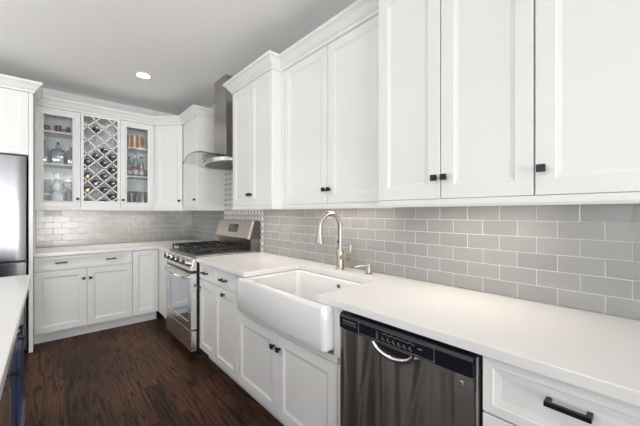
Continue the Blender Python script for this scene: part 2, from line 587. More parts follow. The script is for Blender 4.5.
def recessed(x, y, label, power, cone=120, nm='downlight', tilt=0):
    t = thing('recessed_ceiling_light', label, 'ceiling light', (x, y, 2.735), 0, 'recessed ceiling lights')
    MB().lathe([(.058, 0), (.060, -.006), (.074, -.008), (.080, -.004), (.080, 0)], n=32).build('trim_ring', WHITE, t, smooth=True)
    MB().lathe([(.0, -.0045), (.058, -.0045), (.058, -.001), (0, -.001)], n=32).build('lens', LAMP, t, smooth=True)
    l = bpy.data.lights.new(nm, 'SPOT')
    l.energy = power; l.spot_size = math.radians(cone); l.spot_blend = .45; l.shadow_soft_size = .07; l.color = (1, .95, .89)
    o = bpy.data.objects.new(nm, l); o.location = (x, y, 2.71); o.rotation_euler = (0, -math.radians(tilt), 0); COL.objects.link(o)


recessed(-.895, -1.127, 'round recessed downlight glowing in the ceiling above the range end of the aisle', 3.5)
recessed(-.80, -2.93, 'round recessed downlight in the ceiling over the aisle by the sink', 3.5)
recessed(-.80, -4.75, 'round recessed downlight in the ceiling over the aisle by the drawers', 2.0, 95)
recessed(-2.10, -1.30, 'added unseen fill downlight over the far end of the island', 36, 66, 'base_fill_spot', 33)  # this row: unseen tilted spots added to brighten the base cabinets
recessed(-2.10, -2.93, 'added unseen fill downlight over the middle of the island', 36, 66, 'base_fill_spot', 33)
recessed(-2.10, -4.55, 'added unseen fill downlight over the near end of the island', 16, 66, 'base_fill_spot', 33)

# ------------------------------------------------------------------ tile backsplashes
PW, PH = .1495, .0718


def tiles(name, label, along, a0, a1, z0, z1, first, rows_shift=0):
    """running bond glass tile; every tile is a little slab with its own slight tilt"""
    t = tag(MB().build(name, GROUT), label, 'backsplash')  # replaced below by the grout sheet
    me = t.data
    bm = bmesh.new()
    bm.from_mesh(me)
    sh = MB()
    if along == 'y': sh.box(-.0066, -.0005, a0, a1, z0, z1)
    else: sh.box(a0, a1, -.0066, -.0005, z0, z1)
    sh.b.to_mesh(me); sh.b.free(); bm.free()
    m = bmesh.new()
    tone = m.faces.layers.float.new('tone')
    g = .0016
    r = 0
    while z0 + r * PH < z1 - .004:
        za, zb = z0 + r * PH + g, min(z0 + (r + 1) * PH - g, z1)
        p = first + ((r + rows_shift) % 2) * PW / 2
        while p > a0: p -= PW
        while p < a1:
            pa, pb = max(p + g, a0), min(p + PW - g, a1)
            p += PW
            if pb - pa < .006: continue
            tx, tz = random.gauss(0, .0003), random.gauss(0, .0003)
            base = .0082
            def V(u, z, d):
                return (-d, u, z) if along == 'y' else (u, -d, z)
            def dep(u, z):
                return base + tx * ((u - pa) / PW - .5) * 2 + tz * ((z - za) / PH - .5) * 2
            e = .0014
            ring0 = [(pa, za), (pb, za), (pb, zb), (pa, zb)]
            ring1 = [(pa + e, za + e), (pb - e, za + e), (pb - e, zb - e), (pa + e, zb - e)]
            A = [m.verts.new(V(u, z, .0064)) for u, z in ring0]
            B = [m.verts.new(V(u, z, .0074)) for u, z in ring0]
            C = [m.verts.new(V(u, z, dep(u, z))) for u, z in ring1]
            k = random.random() * .5
            fs = [m.faces.new(C)]
            for X, Y in ((A, B), (B, C)):
                for i in range(4):
                    fs.append(m.faces.new((X[i], X[(i + 1) % 4], Y[(i + 1) % 4], Y[i])))
            for f in fs: f[tone] = k
        r += 1
    bmesh.ops.recalc_face_normals(m, faces=m.faces)
    tm = bpy.data.meshes.new('tile_field')
    m.to_mesh(tm); m.free()
    tm.materials.append(TILE)
    o = bpy.data.objects.new('tile_field', tm); COL.objects.link(o); o.parent = t
    return t


ZC = .9145
tiles('tile_backsplash', 'long grey glass subway tile backsplash behind the white farmhouse sink', 'y', -5.4, -2.03, ZC, 1.371, -3.875 - 6 * PW, 1)
tiles('tile_backsplash', 'short strip of grey glass tile in the corner left of the range', 'y', -1.105, -.006, ZC, 1.371, -.006 - PW, 0)
tiles('tile_backsplash', 'grey glass tile backsplash on the far wall under the wine rack', 'x', -1.734, -.006, ZC, 1.371, -1.734, 0)
mo = MB().box(-.0095, -.0005, -2.028, -1.107, ZC, 2.3).build('mosaic_panel', MOSAIC)
tag(mo, 'grey and white patterned mosaic panel on the wall behind the range', 'backsplash')


# ------------------------------------------------------------------ hardware (local cabinet frame: front is -y)
def knob(parent, u, z, y, size=.027):
    k = MB().box(u - size / 2, u + size / 2, y - .028, y - .018, z - size / 2, z + size / 2)
    k.box(u - .006, u + .006, y - .019, y + .0005, z - .006, z + .006)
    return k.build('knob', BLACK, parent, bevel=.0015)


def pull(parent, u, z, y, ln=.095, name='handle'):
    k = MB().box(u - ln / 2, u + ln / 2, y - .034, y - .024, z - .0065, z + .0065)
    for s in (-1, 1):
        c = u + s * (ln / 2 - .006)
        k.box(c - .006, c + .006, y - .026, y + .0005, z - .006, z + .006)
    return k.build(name, BLACK, parent, bevel=.001)


def put_door(root, u0, u1, z0, z1, y, knobs=(), fr=.058, name='door', glass=False, pulls=()):
    d = MB().door(u0 + .0022, u1 - .0022, z0 + .0018, z1 - .0018, y, fr=fr, slope=.024 if fr < .04 else .018, glass=glass).build(name, WHITE, root)
    for ku, kz in knobs: knob(d, ku, kz, y - .02)
    for ku, kz in pulls: pull(d, ku, kz, y - .02)
    if glass:
        i = fr + .012
        MB().box(u0 + i, u1 - i, y - .009, y - .005, z0 + i, z1 - i).build('glass_pane', GLASS, d)
    return d


R90 = -PI / 2
UP_B = [(-1.735, -.345), (-1.358, -.345), (-.980, -.345), (-.612, -.345), (-.345, -.632), (-.345, -1.11), (-.002, -1.11)]
UP_R = [(-.002, -1.985), (-.325, -1.985), (-.325, -2.668), (-.235, -2.668), (-.235, -3.693), (-.325, -3.693), (-.325, -4.392), (-.325, -5.30)]
Z0U, Z1U = 1.372, 2.436


def trims(root, path, i0, i1):
    sweep(MB(), path, CROWN, i0, i1).build('crown_moulding', WHITE, root, world=True)
    sweep(MB(), path, RAIL, i0, i1).build('light_rail', WHITE, root, world=True)


# --- upper cabinets on the far wall
def open_carcass(root, w, d, shelves, extra=None):
    """carcass open to the front, local u 0..w, depth d (to the back of the door)"""
    m = MB()
    m.box(0, .018, -d, 0, Z0U, Z1U).box(w - .018, w, -d, 0, Z0U, Z1U)
    m.box(.018, w - .018, -d, 0, Z0U, Z0U + .018).box(.018, w - .018, -d, 0, Z1U - .018, Z1U)
    m.box(.018, w - .018, -.012, 0, Z0U + .018, Z1U - .018)
    m.build('carcass', INNER, root)
    for z in shelves:
        MB().box(.0185, w - .0185, -d + .012, -.0125, z - .018, z).build('shelf', WHITE, root)


G1 = thing('glass_door_cabinet', 'white wall cabinet with glass door holding decanters, beside the fridge', 'cabinet', (-1.735, -.001, 0))
open_carcass(G1, .376, .322, (1.850, 2.200))
put_door(G1, 0, .377, Z0U, Z1U, -.324, knobs=[(.351, Z0U + .095)], fr=.05, glass=True)
trims(G1, UP_B, 0, 1)

WR = thing('wine_rack_cabinet', 'white wall cabinet with open diagonal lattice wine rack', 'cabinet', (-1.357, -.001, 0))
wd = .376
m = MB().box(0, .018, -.322, 0, Z0U, Z1U).box(wd - .018, wd, -.322, 0, Z0U, Z1U)
m.box(.018, wd - .018, -.322, 0, Z0U, Z0U + .018).box(.018, wd - .018, -.322, 0, Z1U - .018, Z1U).box(.018, wd - .018, -.012, 0, Z0U + .018, Z1U - .018)
m.build('carcass', INNER, WR)
m = MB()
OX0, OX1, OZ0, OZ1 = .028, .348, 1.448, 2.412
m.box(0, OX0, -.344, -.323, Z0U, Z1U).box(OX1, wd, -.344, -.323, Z0U, Z1U).box(OX0, OX1, -.344, -.323, Z0U, OZ0).box(OX0, OX1, -.344, -.323, OZ1, Z1U)
m.build('face_frame', WHITE, WR)
DG = .1555      # diagonal of a lattice cell
CU, CZc = -1.217 + 1.357, 1.831     # centre of one cell (local u, z)
m = MB()
m2 = MB()
slat = .006
for sgn in (1, -1):
    for k in range(-14, 15):
        # line: z - CZc = sgn*(u - CU) + DG/2 + k*DG
        pts = []
        cc = DG / 2 + k * DG
        za = CZc + sgn * (OX0 - CU) + cc
        zb = CZc + sgn * (OX1 - CU) + cc
        ta, tb = 0.0, 1.0
        dz = zb - za
        for lim, up in ((OZ0, False), (OZ1, True)):
            f = (lim - za) / dz
            if (dz > 0) != up: ta = max(ta, f)
            else: tb = min(tb, f)
        if tb - ta < .03: continue
        ua, ub = OX0 + (OX1 - OX0) * ta, OX0 + (OX1 - OX0) * tb
        z_a, z_b = za + dz * ta, za + dz * tb
        h = slat * .707
        nx, nz_ = (-sgn * h, h)
        m.prism([(ua - nx, z_a - nz_), (ub - nx, z_b - nz_), (ub + nx, z_b + nz_), (ua + nx, z_a + nz_)], 'y', -.340, -.318)
        m2.prism([(ua - nx, z_a - nz_), (ub - nx, z_b - nz_), (ub + nx, z_b + nz_), (ua + nx, z_a + nz_)], 'y', -.150, -.135)
m.build('lattice', WHITE, WR)
m2.build('rear_lattice', WHITE, WR)
trims(WR, UP_B, 1, 2)

G2 = thing('glass_door_cabinet', 'white wall cabinet with glass door holding copper cups and bottles', 'cabinet', (-.980, -.001, 0))
open_carcass(G2, .366, .322, (1.775, 2.130))
put_door(G2, 0, .367, Z0U, Z1U, -.324, knobs=[(.026, Z0U + .095)], fr=.05, glass=True)
trims(G2, UP_B, 2, 3)

# --- diagonal corner wall cabinet
ang = math.atan2(-.632 + .345, -.345 + .612)
CC = thing('corner_wall_cabinet', 'white diagonal corner wall cabinet with a plain solid door', 'cabinet', (-.612, -.345, 0), ang)
body = MB()
n_ = Vector((math.sin(ang), -math.cos(ang)))      # outward
inn = -n_ * .0205
pl = [(-.6115, -.001), (-.6115, -.345 + .02), (-.612 + inn.x + .01, -.345 + inn.y), (-.345 + inn.x, -.632 + inn.y + .01), (-.325, -.6305), (-.001, -.6305), (-.001, -.001)]
body.prism(pl, 'z', Z0U, Z1U).build('carcass', WHITE, CC, world=True)
dl = math.hypot(.267, .287)
put_door(CC, .012, dl - .012, Z0U, Z1U, .0205, knobs=[(dl - .045, Z0U + .095)])
trims(CC, UP_B, 3, 4)

NC = thing('wall_cabinet', 'narrow white wall cabinet left of the range hood', 'cabinet', (-.001, -.6325, 0), R90)
MB().box(0, .4765, -.323, 0, Z0U, Z1U).build('carcass', WHITE, NC)
put_door(NC, .010, .474, Z0U, Z1U, -.3245, knobs=[(.438, Z0U + .095)])
trims(NC, UP_B, 4, 6)

# --- wall cabinets along the right wall
UA = thing('wall_cabinet', 'white two-door wall cabinet right of the range hood, standing proud of its neighbour', 'cabinet', (-.001, -1.986, 0), R90)
MB().box(0, .681, -.303, 0, Z0U, Z1U).build('carcass', WHITE, UA)
put_door(UA, .0, .3405, Z0U, Z1U, -.304, knobs=[(.318, Z0U + .095)])
put_door(UA, .3405, .681, Z0U, Z1U, -.304, knobs=[(.363, Z0U + .095)])
trims(UA, UP_R, 0, 3)

UM = thing('wall_cabinet', 'shallow white two-door wall cabinet above the farmhouse sink', 'cabinet', (-.001, -2.6685, 0), R90)
MB().box(0, 1.0235, -.213, 0, Z0U, Z1U).build('carcass', WHITE, UM)
put_door(UM, .04, .538, Z0U, Z1U, -.214, knobs=[(.514, Z0U + .095)])
put_door(UM, .538, 1.0235, Z0U, Z1U, -.214, knobs=[(.562, Z0U + .095)])
MB().box(0, .0385, -.234, -.2135, Z0U, Z1U).build('filler_strip', WHITE, UM)
trims(UM, UP_R, 3, 4)

UR = thing('wall_cabinet', 'tall white two-door wall cabinet above the dishwasher', 'cabinet', (-.001, -3.6935, 0), R90)
MB().box(0, .698, -.303, 0, Z0U, Z1U).build('carcass', WHITE, UR)
put_door(UR, .0, .3435, Z0U, Z1U, -.304, knobs=[(.321, Z0U + .095)])
put_door(UR, .3435, .694, Z0U, Z1U, -.304, knobs=[(.366, Z0U + .095)])
trims(UR, UP_R, 4, 6)

UE = thing('wall_cabinet', 'white wall cabinet nearest the camera, above the bare counter', 'cabinet', (-.001, -4.3925, 0), R90)
MB().box(0, .9, -.303, 0, Z0U, Z1U).build('carcass', WHITE, UE)
put_door(UE, -.003, .45, Z0U, Z1U, -.304, knobs=[(.020, Z0U + .095)])
put_door(UE, .45, .9, Z0U, Z1U, -.304, knobs=[(.88, Z0U + .095)])
trims(UE, UP_R, 6, 7)

# --- slim LED bars under the wall cabinets, and their light
for (xa, ya, yb, lab) in ((-.21, -2.05, -2.60, 'slim white light bar under the cabinet right of the hood'),
                          (-.14, -2.85, -3.55, 'slim white light bar under the shallow cabinet over the sink'),
                          (-.21, -3.85, -4.35, 'slim white light bar under the cabinet above the dishwasher')):
    t = thing('under_cabinet_light', lab, 'light', (xa, (ya + yb) / 2, 1.371), 0, 'under-cabinet light bars')
    h = (ya - yb) / 2
    MB().box(-.018, .018, -h, h, -.014, 0).build('housing', WHITE, t, bevel=.003)
    MB().box(-.010, .010, -h + .02, h - .02, -.017, -.0145).build('diffuser', LED, t)
    area('under_cabinet_glow', (xa, (ya + yb) / 2, 1.352), (0, 0, 0), .03, 2 * h, 1.8, (1, .88, .76))
t = thing('under_cabinet_light', 'slim white light bar under the wine rack on the far wall', 'light', (-1.1, -.2, 1.371), 0, 'under-cabinet light bars')
MB().box(-.5, .5, -.018, .018, -.014, 0).build('housing', WHITE, t, bevel=.003)
MB().box(-.48, .48, -.010, .010, -.017, -.0145).build('diffuser', LED, t)
area('under_cabinet_glow', (-1.1, -.2, 1.352), (0, 0, 0), 1.0, .03, 2.5, (1, .89, .77))

# ------------------------------------------------------------------ base cabinets
ZB = .8785


def base_body(root, w, depth=.609, toe=.545, z0=.112):
    m = MB().box(0, w, -depth, -.001, z0, ZB)
    m.build('carcass', WHITE, root)
    MB().box(0, w, -toe, -toe + .018, 0, z0).build('toe_kick', WHITE, root)


BB = thing('base_cabinet', 'wide white base cabinet with one drawer over two doors on the far wall', 'cabinet', (-1.7345, -.001, 0))
base_body(BB, .828, toe=.53)
d = put_door(BB, .002, .828, .733, .873, -.6095, fr=.028, name='drawer', pulls=[(.205, .806), (.625, .806)])
put_door(BB, .002, .4135, .117, .729, -.6095, knobs=[(.385, .622)])
put_door(BB, .4135, .828, .117, .729, -.6095, knobs=[(.442, .622)])

BC = thing('base_cabinet', 'white single-door base cabinet in the far corner', 'cabinet', (-.906, -.001, 0))
base_body(BC, .276, toe=.53)
put_door(BC, .001, .274, .117, .873, -.6095)

BF = thing('corner_filler', 'plain white filler panel between the far corner cabinet and the range', 'cabinet', (-.001, -.001, 0), R90)
m = MB().box(0, 1.196, -.6285, -.001, .112, ZB).build('carcass', WHITE, BF)
MB().box(.532, 1.196, -.545, -.527, 0, .112).build('toe_kick', WHITE, BF)

B1 = thing('base_cabinet', 'narrow white base cabinet with drawer and door immediately right of the range', 'cabinet', (-.001, -1.968, 0), R90)
base_body(B1, .325)
put_door(B1, .002, .325, .733, .873, -.6095, fr=.028, name='drawer', pulls=[(.155, .800)])
put_door(B1, .002, .325, .117, .729, -.6095, knobs=[(.03, .66)])
B2 = thing('base_cabinet', 'white base cabinet with drawer and door just left of the sink', 'cabinet', (-.001, -2.294, 0), R90)
base_body(B2, .396)
put_door(B2, .0, .396, .733, .873, -.6095, fr=.028, name='drawer', pulls=[(.19, .800)])
put_door(B2, .0, .396, .117, .729, -.6095, knobs=[(.19, .690)])

SB = thing('sink_base_cabinet', 'white two-door base cabinet under the farmhouse sink', 'cabinet', (-.001, -2.691, 0), R90)
m = MB().box(0, 1.032, -.609, -.001, .112, .640).box(0, .095, -.609, -.001, .640, ZB).box(.985, 1.032, -.609, -.001, .640, ZB)
m.build('carcass', WHITE, SB)
MB().box(0, 1.032, -.545, -.527, 0, .112).build('toe_kick', WHITE, SB)
MB().box(.002, 1.002, -.629, -.6095, .606, .640).box(.002, .106, -.629, -.6095, .640, .873).box(.978, 1.031, -.629, -.6095, .640, .873).box(1.0035, 1.031, -.629, -.6095, .117, .606).build('face_rail', WHITE, SB)
put_door(SB, .002, .5065, .117, .603, -.6095, knobs=[(.476, .525)])
put_door(SB, .5065, 1.002, .117, .603, -.6095, knobs=[(.537, .525)])

DB = thing('drawer_base_cabinet', 'white drawer base cabinet with black bar pulls right of the dishwasher', 'cabinet', (-.001, -4.321, 0), R90)
base_body(DB, .9)
for za, zb in ((.700, .873), (.412, .697), (.117, .409)):
    put_door(DB, .002, .898, za, zb, -.6095, fr=.028, name='drawer', pulls=[(.213, (za + zb) / 2 + (.025 if zb > .8 else .06)), (.70, (za + zb) / 2 + (.025 if zb > .8 else .06))])

# ------------------------------------------------------------------ countertops
m = MB()
m.prism([(-1.7345, -.010), (-1.7345, -.655), (-.655, -.655), (-.655, -1.197), (-.0105, -1.197), (-.0105, -.010)], 'z', .8795, .9140)
tag(m.build('countertop', QUARTZ, bevel=.0025), 'white quartz countertop along the far wall and round the corner', 'countertop')
m = MB()
SY0, SY1, SX = -2.845, -3.578, -.200
m.prism([(-.0105, -1.966), (-.0105, -5.245), (-.655, -5.245), (-.655, SY1), (SX, SY1), (SX, SY0), (-.655, SY0), (-.655, -1.966)], 'z', .8795, .9140)
tag(m.build('countertop', QUARTZ, bevel=.0025), 'long white quartz countertop around the farmhouse sink', 'countertop')

# ------------------------------------------------------------------ farmhouse sink
SK = thing('farmhouse_sink', 'white fireclay apron-front farmhouse sink set in the right counter', 'sink', (-.43, -3.232, .662))
def rrect(x0, x1, y0, y1, r, z, n=6):
    pts = []
    for cx, cy, a0 in ((x1 - r, y1 - r, 0), (x0 + r, y1 - r, PI / 2), (x0 + r, y0 + r, PI), (x1 - r, y0 + r, 1.5 * PI)):
        for i in range(n + 1):
            a = a0 + PI / 2 * i / n
            pts.append((cx + r * math.cos(a), cy + r * math.sin(a), z))
    return pts
sx0, sx1, sy0, sy1 = -.692, -.165, -3.667, -2.797
rings = []
for ins, z in ((.020, .662), (.006, .666), (.0, .680), (.0, .862), (.004, .872), (.012, .877)):
    rings.append(rrect(sx0 + ins, sx1 - ins, sy0 + ins, sy1 - ins, .028 - ins * .3, z))
for ins, z in ((.040, .877), (.046, .874), (.052, .862), (.060, .715), (.085, .690)):
    rings.append(rrect(sx0 + ins, sx1 - min(ins, .06), sy0 + ins + .035, sy1 - ins - .030, .035, z))
MB().loft(rings).build('basin', FIRECLAY, SK, smooth=True, world=True)
MB().lathe([(0, 0), (.045, 0), (.045, .003), (.036, .004), (.030, .001), (0, .001)], (-.43, -3.232, .6902), 24).build('drain', STEEL, SK, smooth=True, world=True)
MB().lathe([(0, 0), (.013, 0), (.013, .0012), (0, .0012)], (-.2285, -3.30, .835), 20, 'x').build('badge', TEXTGREY, SK, smooth=True, world=True)

# ------------------------------------------------------------------ faucet
FX, FY = -.100, -3.190
FA = thing('kitchen_faucet', 'brushed nickel gooseneck pull-down faucet behind the sink', 'faucet', (FX, FY, .9145))
MB().lathe([(.032, 0), (.032, .006), (.0275, .010), (.0265, .125), (.024, .134), (.0170, .142), (0, .142)], n=24).build('base', NICKEL, FA, smooth=True)
pts = [(0, 0, .12), (0, 0, .20), (0, 0, .295)]
R = .095
for i in range(1, 15):
    a = PI * i / 14
    pts.append((-R + R * math.cos(a), 0, .295 + R * math.sin(a)))
pts.append((-2 * R - .002, 0, .285))
MB().tube(pts, .0155, 16).build('neck', NICKEL, FA, smooth=True)
MB().lathe([(0, .287), (.0175, .287), (.018, .278), (.0172, .262), (.0210, .235), (.0285, .205), (.0300, .198), (.027, .192), (0, .192)], (-2 * R - .002, 0, 0), 20).build('spray_head', NICKEL, FA, smooth=True)
MB().box(-.0185, -.0145, -.006, .006, .185, .203).build('button', BLACK, FA, bevel=.001)
MB().tube([(0, -.015, .088), (0, -.045, .088), (0, -.075, .090)], [.021, .021, .024], 18).build('valve_barrel', NICKEL, FA, smooth=True)
MB().tube([(0, -.066, .090), (.002, -.088, .105), (.004, -.094, .135), (.006, -.094, .178)], [.010, .009, .0075, .006], 12).build('lever', NICKEL, FA, smooth=True)

SD = thing('soap_dispenser', 'small brushed nickel soap dispenser pump right of the faucet', 'soap dispenser', (-.078, -3.428, .9145))
MB().lathe([(.023, 0), (.023, .006), (.014, .010), (.0125, .044), (.017, .048), (.017, .058), (.010, .064), (0, .064)], n=20).build('pump', NICKEL, SD, smooth=True)
MB().tube([(-.008, .004, .052), (-.045, .025, .053), (-.075, .042, .049), (-.082, .045, .042)], [.007, .006, .0055, .0055], 10).build('spout', NICKEL, SD, smooth=True)

# ------------------------------------------------------------------ dishwasher
DW = thing('dishwasher', 'dark stainless steel dishwasher under the counter right of the sink', 'dishwasher', (-.001, -3.727, 0), R90)
W = .590
MB().box(.004, W - .004, -.600, -.02, .03, .872).build('tub_body', DKGAP, DW)
m = MB()
# door skin: gently dished sheet, so the reflections wander
nu, nz_ = 24, 12
def skin(u, z):
    return -.655
front = [[(.010 + (W - .020) * i / nu, skin(i, j), .115 + (.797 - .115) * j / nz_) for i in range(nu + 1)] for j in range(nz_ + 1)]
m.box(.010, W - .010, -.655, -.603, .115, .797)
m.build('door_panel', DWSTEEL, DW, bevel=.001)
MB().box(W - .0095, W - .004, -.648, -.603, .115, .862).build('door_edge_trim', CHROME, DW)
cp = MB().prism([(-.655, .799), (-.603, .799), (-.603, .866), (-.640, .866), (-.652, .862), (-.657, .850)], 'x', .006, W - .010).build('control_panel', BLACKGLOSS, DW, bevel=.002)
# pocket handle: a curved chrome lip under a dark recess
hp = []
for i in range(13):
    f = i / 12
    hp.append((.198 + .180 * f, -.659 - .004 * math.sin(PI * f), .796 - .036 * math.sin(PI * f) ** .6))
MB().tube(hp, .0095, 10).build('handle', CHROME, DW, smooth=True)
rc = [(p[0], p[2]) for p in hp] 
MB().prism(rc, 'y', -.6585, -.650).build('handle_recess', BLACK, DW)
# printing on the panel
tx = MB()
bt = MB()
for k in range(9):
    bt.box(.028 + k * .0085, .028 + k * .0085 + .006, -.6584, -.655, .834, .841)
for k in range(12):
    bt.box(.028 + k * .0065, .028 + k * .0065 + .0045, -.6584, -.655, .824, .827)
for k in range(11):
    tx.box(.240 + k * .013, .240 + k * .013 + .009, -.6584, -.655, .836 + (.003 if k % 2 else 0), .840 + (.003 if k % 2 else 0))
for k in range(6):
    tx.box(.238 + k * .024, .238 + k * .024 + .006, -.6584, -.655, .816, .826)
    tx.box(.246 + k * .024, .246 + k * .024 + .004, -.6584, -.655, .812, .818)
for k in range(4):
    tx.box(.210, .220, -.6584, -.655, .812 + k * .008, .816 + k * .008)
tx.box(.392, .410, -.6584, -.655, .828, .833)
bt.build('brand_print', TEXTGREY, cp)
tx.build('panel_print', TEXTGREY, cp)
fr_ = MB()
for (a, b_, c_, d_) in ((.118, .455, .850, .8515), (.118, .455, .804, .8055), (.118, .1195, .8055, .850), (.4535, .455, .8055, .850)):
    fr_.box(a, b_, -.6585, -.655, c_, d_)
fr_.build('panel_outline', TEXTGREY, cp)
MB().box(.540, .551, -.6568, -.654, .768, .779).build('badge', BADGE, DW, bevel=.001)
MB().box(.0, W, -.56, -.55, .0, .112).build('kick_plate', DKGAP, DW)

# ------------------------------------------------------------------ gas range
RG = thing('gas_range', 'stainless steel gas range with black grates between the counters', 'range', (-.001, -1.201, 0), R90)
W = .760
MB().box(.004, W - .004, -.648, -.02, .05, .905).build('body', BLACKGLOSS, RG)
MB().box(.0, W, -.668, -.040, .9055, .930).build('cooktop', steel_mat('cooktop_steel', (.30, .295, .285), .3, 'x'), RG, bevel=.006)
MB().box(.03, W - .03, -.640, -.165, .9302, .9325).build('burner_tray', pm('tray_enamel', (.10, .10, .10), .25, var=.1), RG)
# slanted control panel
MB().prism([(-.648, .800), (-.700, .800), (-.700, .815), (-.672, .905), (-.648, .905)], 'x', .002, W - .002).build('control_panel', STEEL, RG, bevel=.003)
MB().box(.002, W - .002, -.690, -.648, .776, .7995).build('vent_gap', BLACKGLOSS, RG)
for i in range(5):
    u = .095 + i * .1425
    k = MB()
    tlt = math.atan2(.028, .090)
    base = Vector((u, -.688, .858))
    dirv = Vector((0, -math.cos(tlt), math.sin(tlt)))
    k.tube([base + dirv * -.004, base + dirv * .010], [.035, .033], 20)
    k.tube([base + dirv * .010, base + dirv * .036, base + dirv * .040], [.029, .027, .023], 20)
    kb = k.build('control_knob', CHROME, RG, smooth=True)
    MB().box(u - .004, u + .004, -.741, -.726, .852, .892).build('grip', BLACK, kb)
# oven door
m = MB().door(.003, W - .003, .282, .774, -.650, t=.050, fr=.062, slope=.004, dep=.003)
od = m.build('oven_door', STEEL, RG, bevel=.002)
MB().box(.072, W - .072, -.6990, -.690, .352, .704).build('window', DGLASS, od)
hp = []
for i in range(17):
    f = i / 16
    hp.append((.040 + .680 * f, -.728 - .035 * math.sin(PI * f) ** .8, .742 - .006 * math.sin(PI * f)))
MB().tube(hp, .0125, 12).tube([(.05, -.698, .742), (.05, -.732, .742)], .011, 10).tube([(W - .05, -.698, .742), (W - .05, -.732, .742)], .011, 10).build('handle', CHROME, od, smooth=True)
MB().lathe([(0, -.004), (.013, -.004), (.013, 0), (0, 0)], (W / 2, -.7005, .316), 20, 'y').build('badge', BADGE, od, smooth=True)
MB().box(.003, W - .003, -.697, -.650, .090, .268).build('storage_drawer', STEEL, RG, bevel=.004)
MB().box(.02, W - .02, -.63, -.06, .0, .05).box(.004, W - .004, -.650, -.640, .050, .090).build('plinth', DKGAP, RG)
# backguard
MB().box(.0, W, -.120, -.012, .9302, 1.045).build('backguard_base', steel_mat('guard_steel', (.20, .195, .19), .3, 'x'), RG)
bgp = MB().prism([(-.150, 1.045), (-.155, 1.055), (-.105, 1.225), (-.095, 1.232), (-.078, 1.230), (-.128, 1.050), (-.130, 1.045)], 'x', -.008, W + .008).build('backguard', pm('satin_steel', (.56, .52, .48), .42, metal=1, var=.03), RG, bevel=.002)
MB().prism([(-.1265, 1.0455), (-.0775, 1.226), (-.070, 1.230), (-.012, 1.230), (-.012, 1.0455)], 'x', -.010, W + .010).build('backguard_housing', pm('dark_enamel', (.05, .048, .046), .4, var=.1), RG, bevel=.002)
def bgpt(u, s, off):
    return (u, -.155 + .050 * s - off, 1.055 + .170 * s)
m = MB()
m.loft([[bgpt(u, s, o) for u, s in ((.285, .30), (.500, .30), (.500, .80), (.285, .80))] for o in (-.004, .0022)])
m.build('clock_display', CLOCK, bgp)
m = MB()
for u in (.33, .37, .42, .455):
    m.loft([[bgpt(a, s, o) for a, s in ((u, .45), (u + .02, .45), (u + .02, .62), (u, .62))] for o in (-.001, .0030)])
m.build('display_print', TEXTGREY, bgp)
# burners and grates
for u, y in ((.15, -.27), (.15, -.52), (.38, -.40), (.61, -.27), (.61, -.52)):
    b_ = MB().lathe([(.058, 0), (.055, .008), (.040, .010), (0, .010)], (u, y, .9326), 20).build('burner', IRON, RG, smooth=True)
    MB().lathe([(.036, 0), (.036, .006), (.030, .009), (0, .009)], (u, y, .9428), 20).build('burner_cap', BLACK, b_, smooth=True)
for i in range(3):
    ua, ub = .028 + i * .2353, .028 + i * .2353 + .233
    g = MB()
    za, zb = .970, .986
    for u in (ua, ub - .012): g.box(u, u + .012, -.640, -.165, za, zb)
    for y in (-.640, -.4085, -.177): g.box(ua, ub, y, y + .012, za, zb)
    um = (ua + ub) / 2
    for yc in (-.52, -.28):
        g.box(um - .005, um + .005, yc - .105, yc - .030, za + .002, zb + .003).box(um - .005, um + .005, yc + .03, yc + .105, za + .002, zb + .003)
        g.box(ua + .01, um - .03, yc - .005, yc + .005, za + .002, zb + .003).box(um + .03, ub - .01, yc - .005, yc + .005, za + .002, zb + .003)
    for u in (ua, ub - .012):
        for y in (-.640, -.177): g.box(u, u + .012, y, y + .012, .9326, za)
    g.build('grate', IRON, RG, bevel=.002)

# ------------------------------------------------------------------ range hood
HC = -1.583
RH = thing('range_hood', 'stainless chimney range hood with a curved glass canopy', 'range hood', (-.0105, HC, 1.78), R90)
# local: u along the wall (0 = centre), z above 1.78
MB().box(-.142, .142, -.262, -.002, .12, .954).build('chimney', STEELV, RH, bevel=.002)
def dring(hw, d, z, n=18):
    return [(-hw, -.002, z)] + [(-hw * math.cos(PI * i / n), -.10 - (d - .10) * math.sin(PI * i / n) ** .55, z) for i in range(n + 1)] + [(hw, -.002, z)]
MB().loft([dring(.330, .41, .044), dring(.334, .415, .048), dring(.334, .415, .082), dring(.285, .37, .102), dring(.210, .31, .116), dring(.16, .28, .122)]).build('canopy_body', STEEL, RH, smooth=True)
MB().loft([dring(.305, .385, .036), dring(.305, .385, .044)]).build('filter_plate', pm('filter_grey', (.16, .155, .15), .4, metal=.8, var=.1), RH)
ga = []
n = 24
def gz(u): return .128 - .060 * (u / .385) ** 2
def outline(k):
    return
m = MB()
top, bot = [], []
for j in range(13):
    dd = -.012 - .50 * j / 12
    top.append([(-.385 + .77 * i / n, dd - (.035 * (1 - ((-.385 + .77 * i / n) / .385) ** 2) if j == 12 else .035 * (j / 12) * (1 - ((-.385 + .77 * i / n) / .385) ** 2)), gz(-.385 + .77 * i / n) + .006) for i in range(n + 1)])
T = [[m.b.verts.new(p) for p in r] for r in top]
B_ = [[m.b.verts.new((p[0], p[1], p[2] - .006)) for p in r] for r in top]
for a in range(12):
    for i in range(n):
        m.b.faces.new((T[a][i], T[a][i + 1], T[a + 1][i + 1], T[a + 1][i]))
        m.b.faces.new((B_[a][i], B_[a + 1][i], B_[a + 1][i + 1], B_[a][i + 1]))
gp = m.build('glass_canopy', HOODGLASS, RH, smooth=True)
e = MB()
fr0 = [(p[0], p[1] - .001, p[2] - .003) for p in top[12]]
e.tube(fr0, .0034, 6)
e.build('glass_edge', GLASSEDGE, gp, smooth=True)

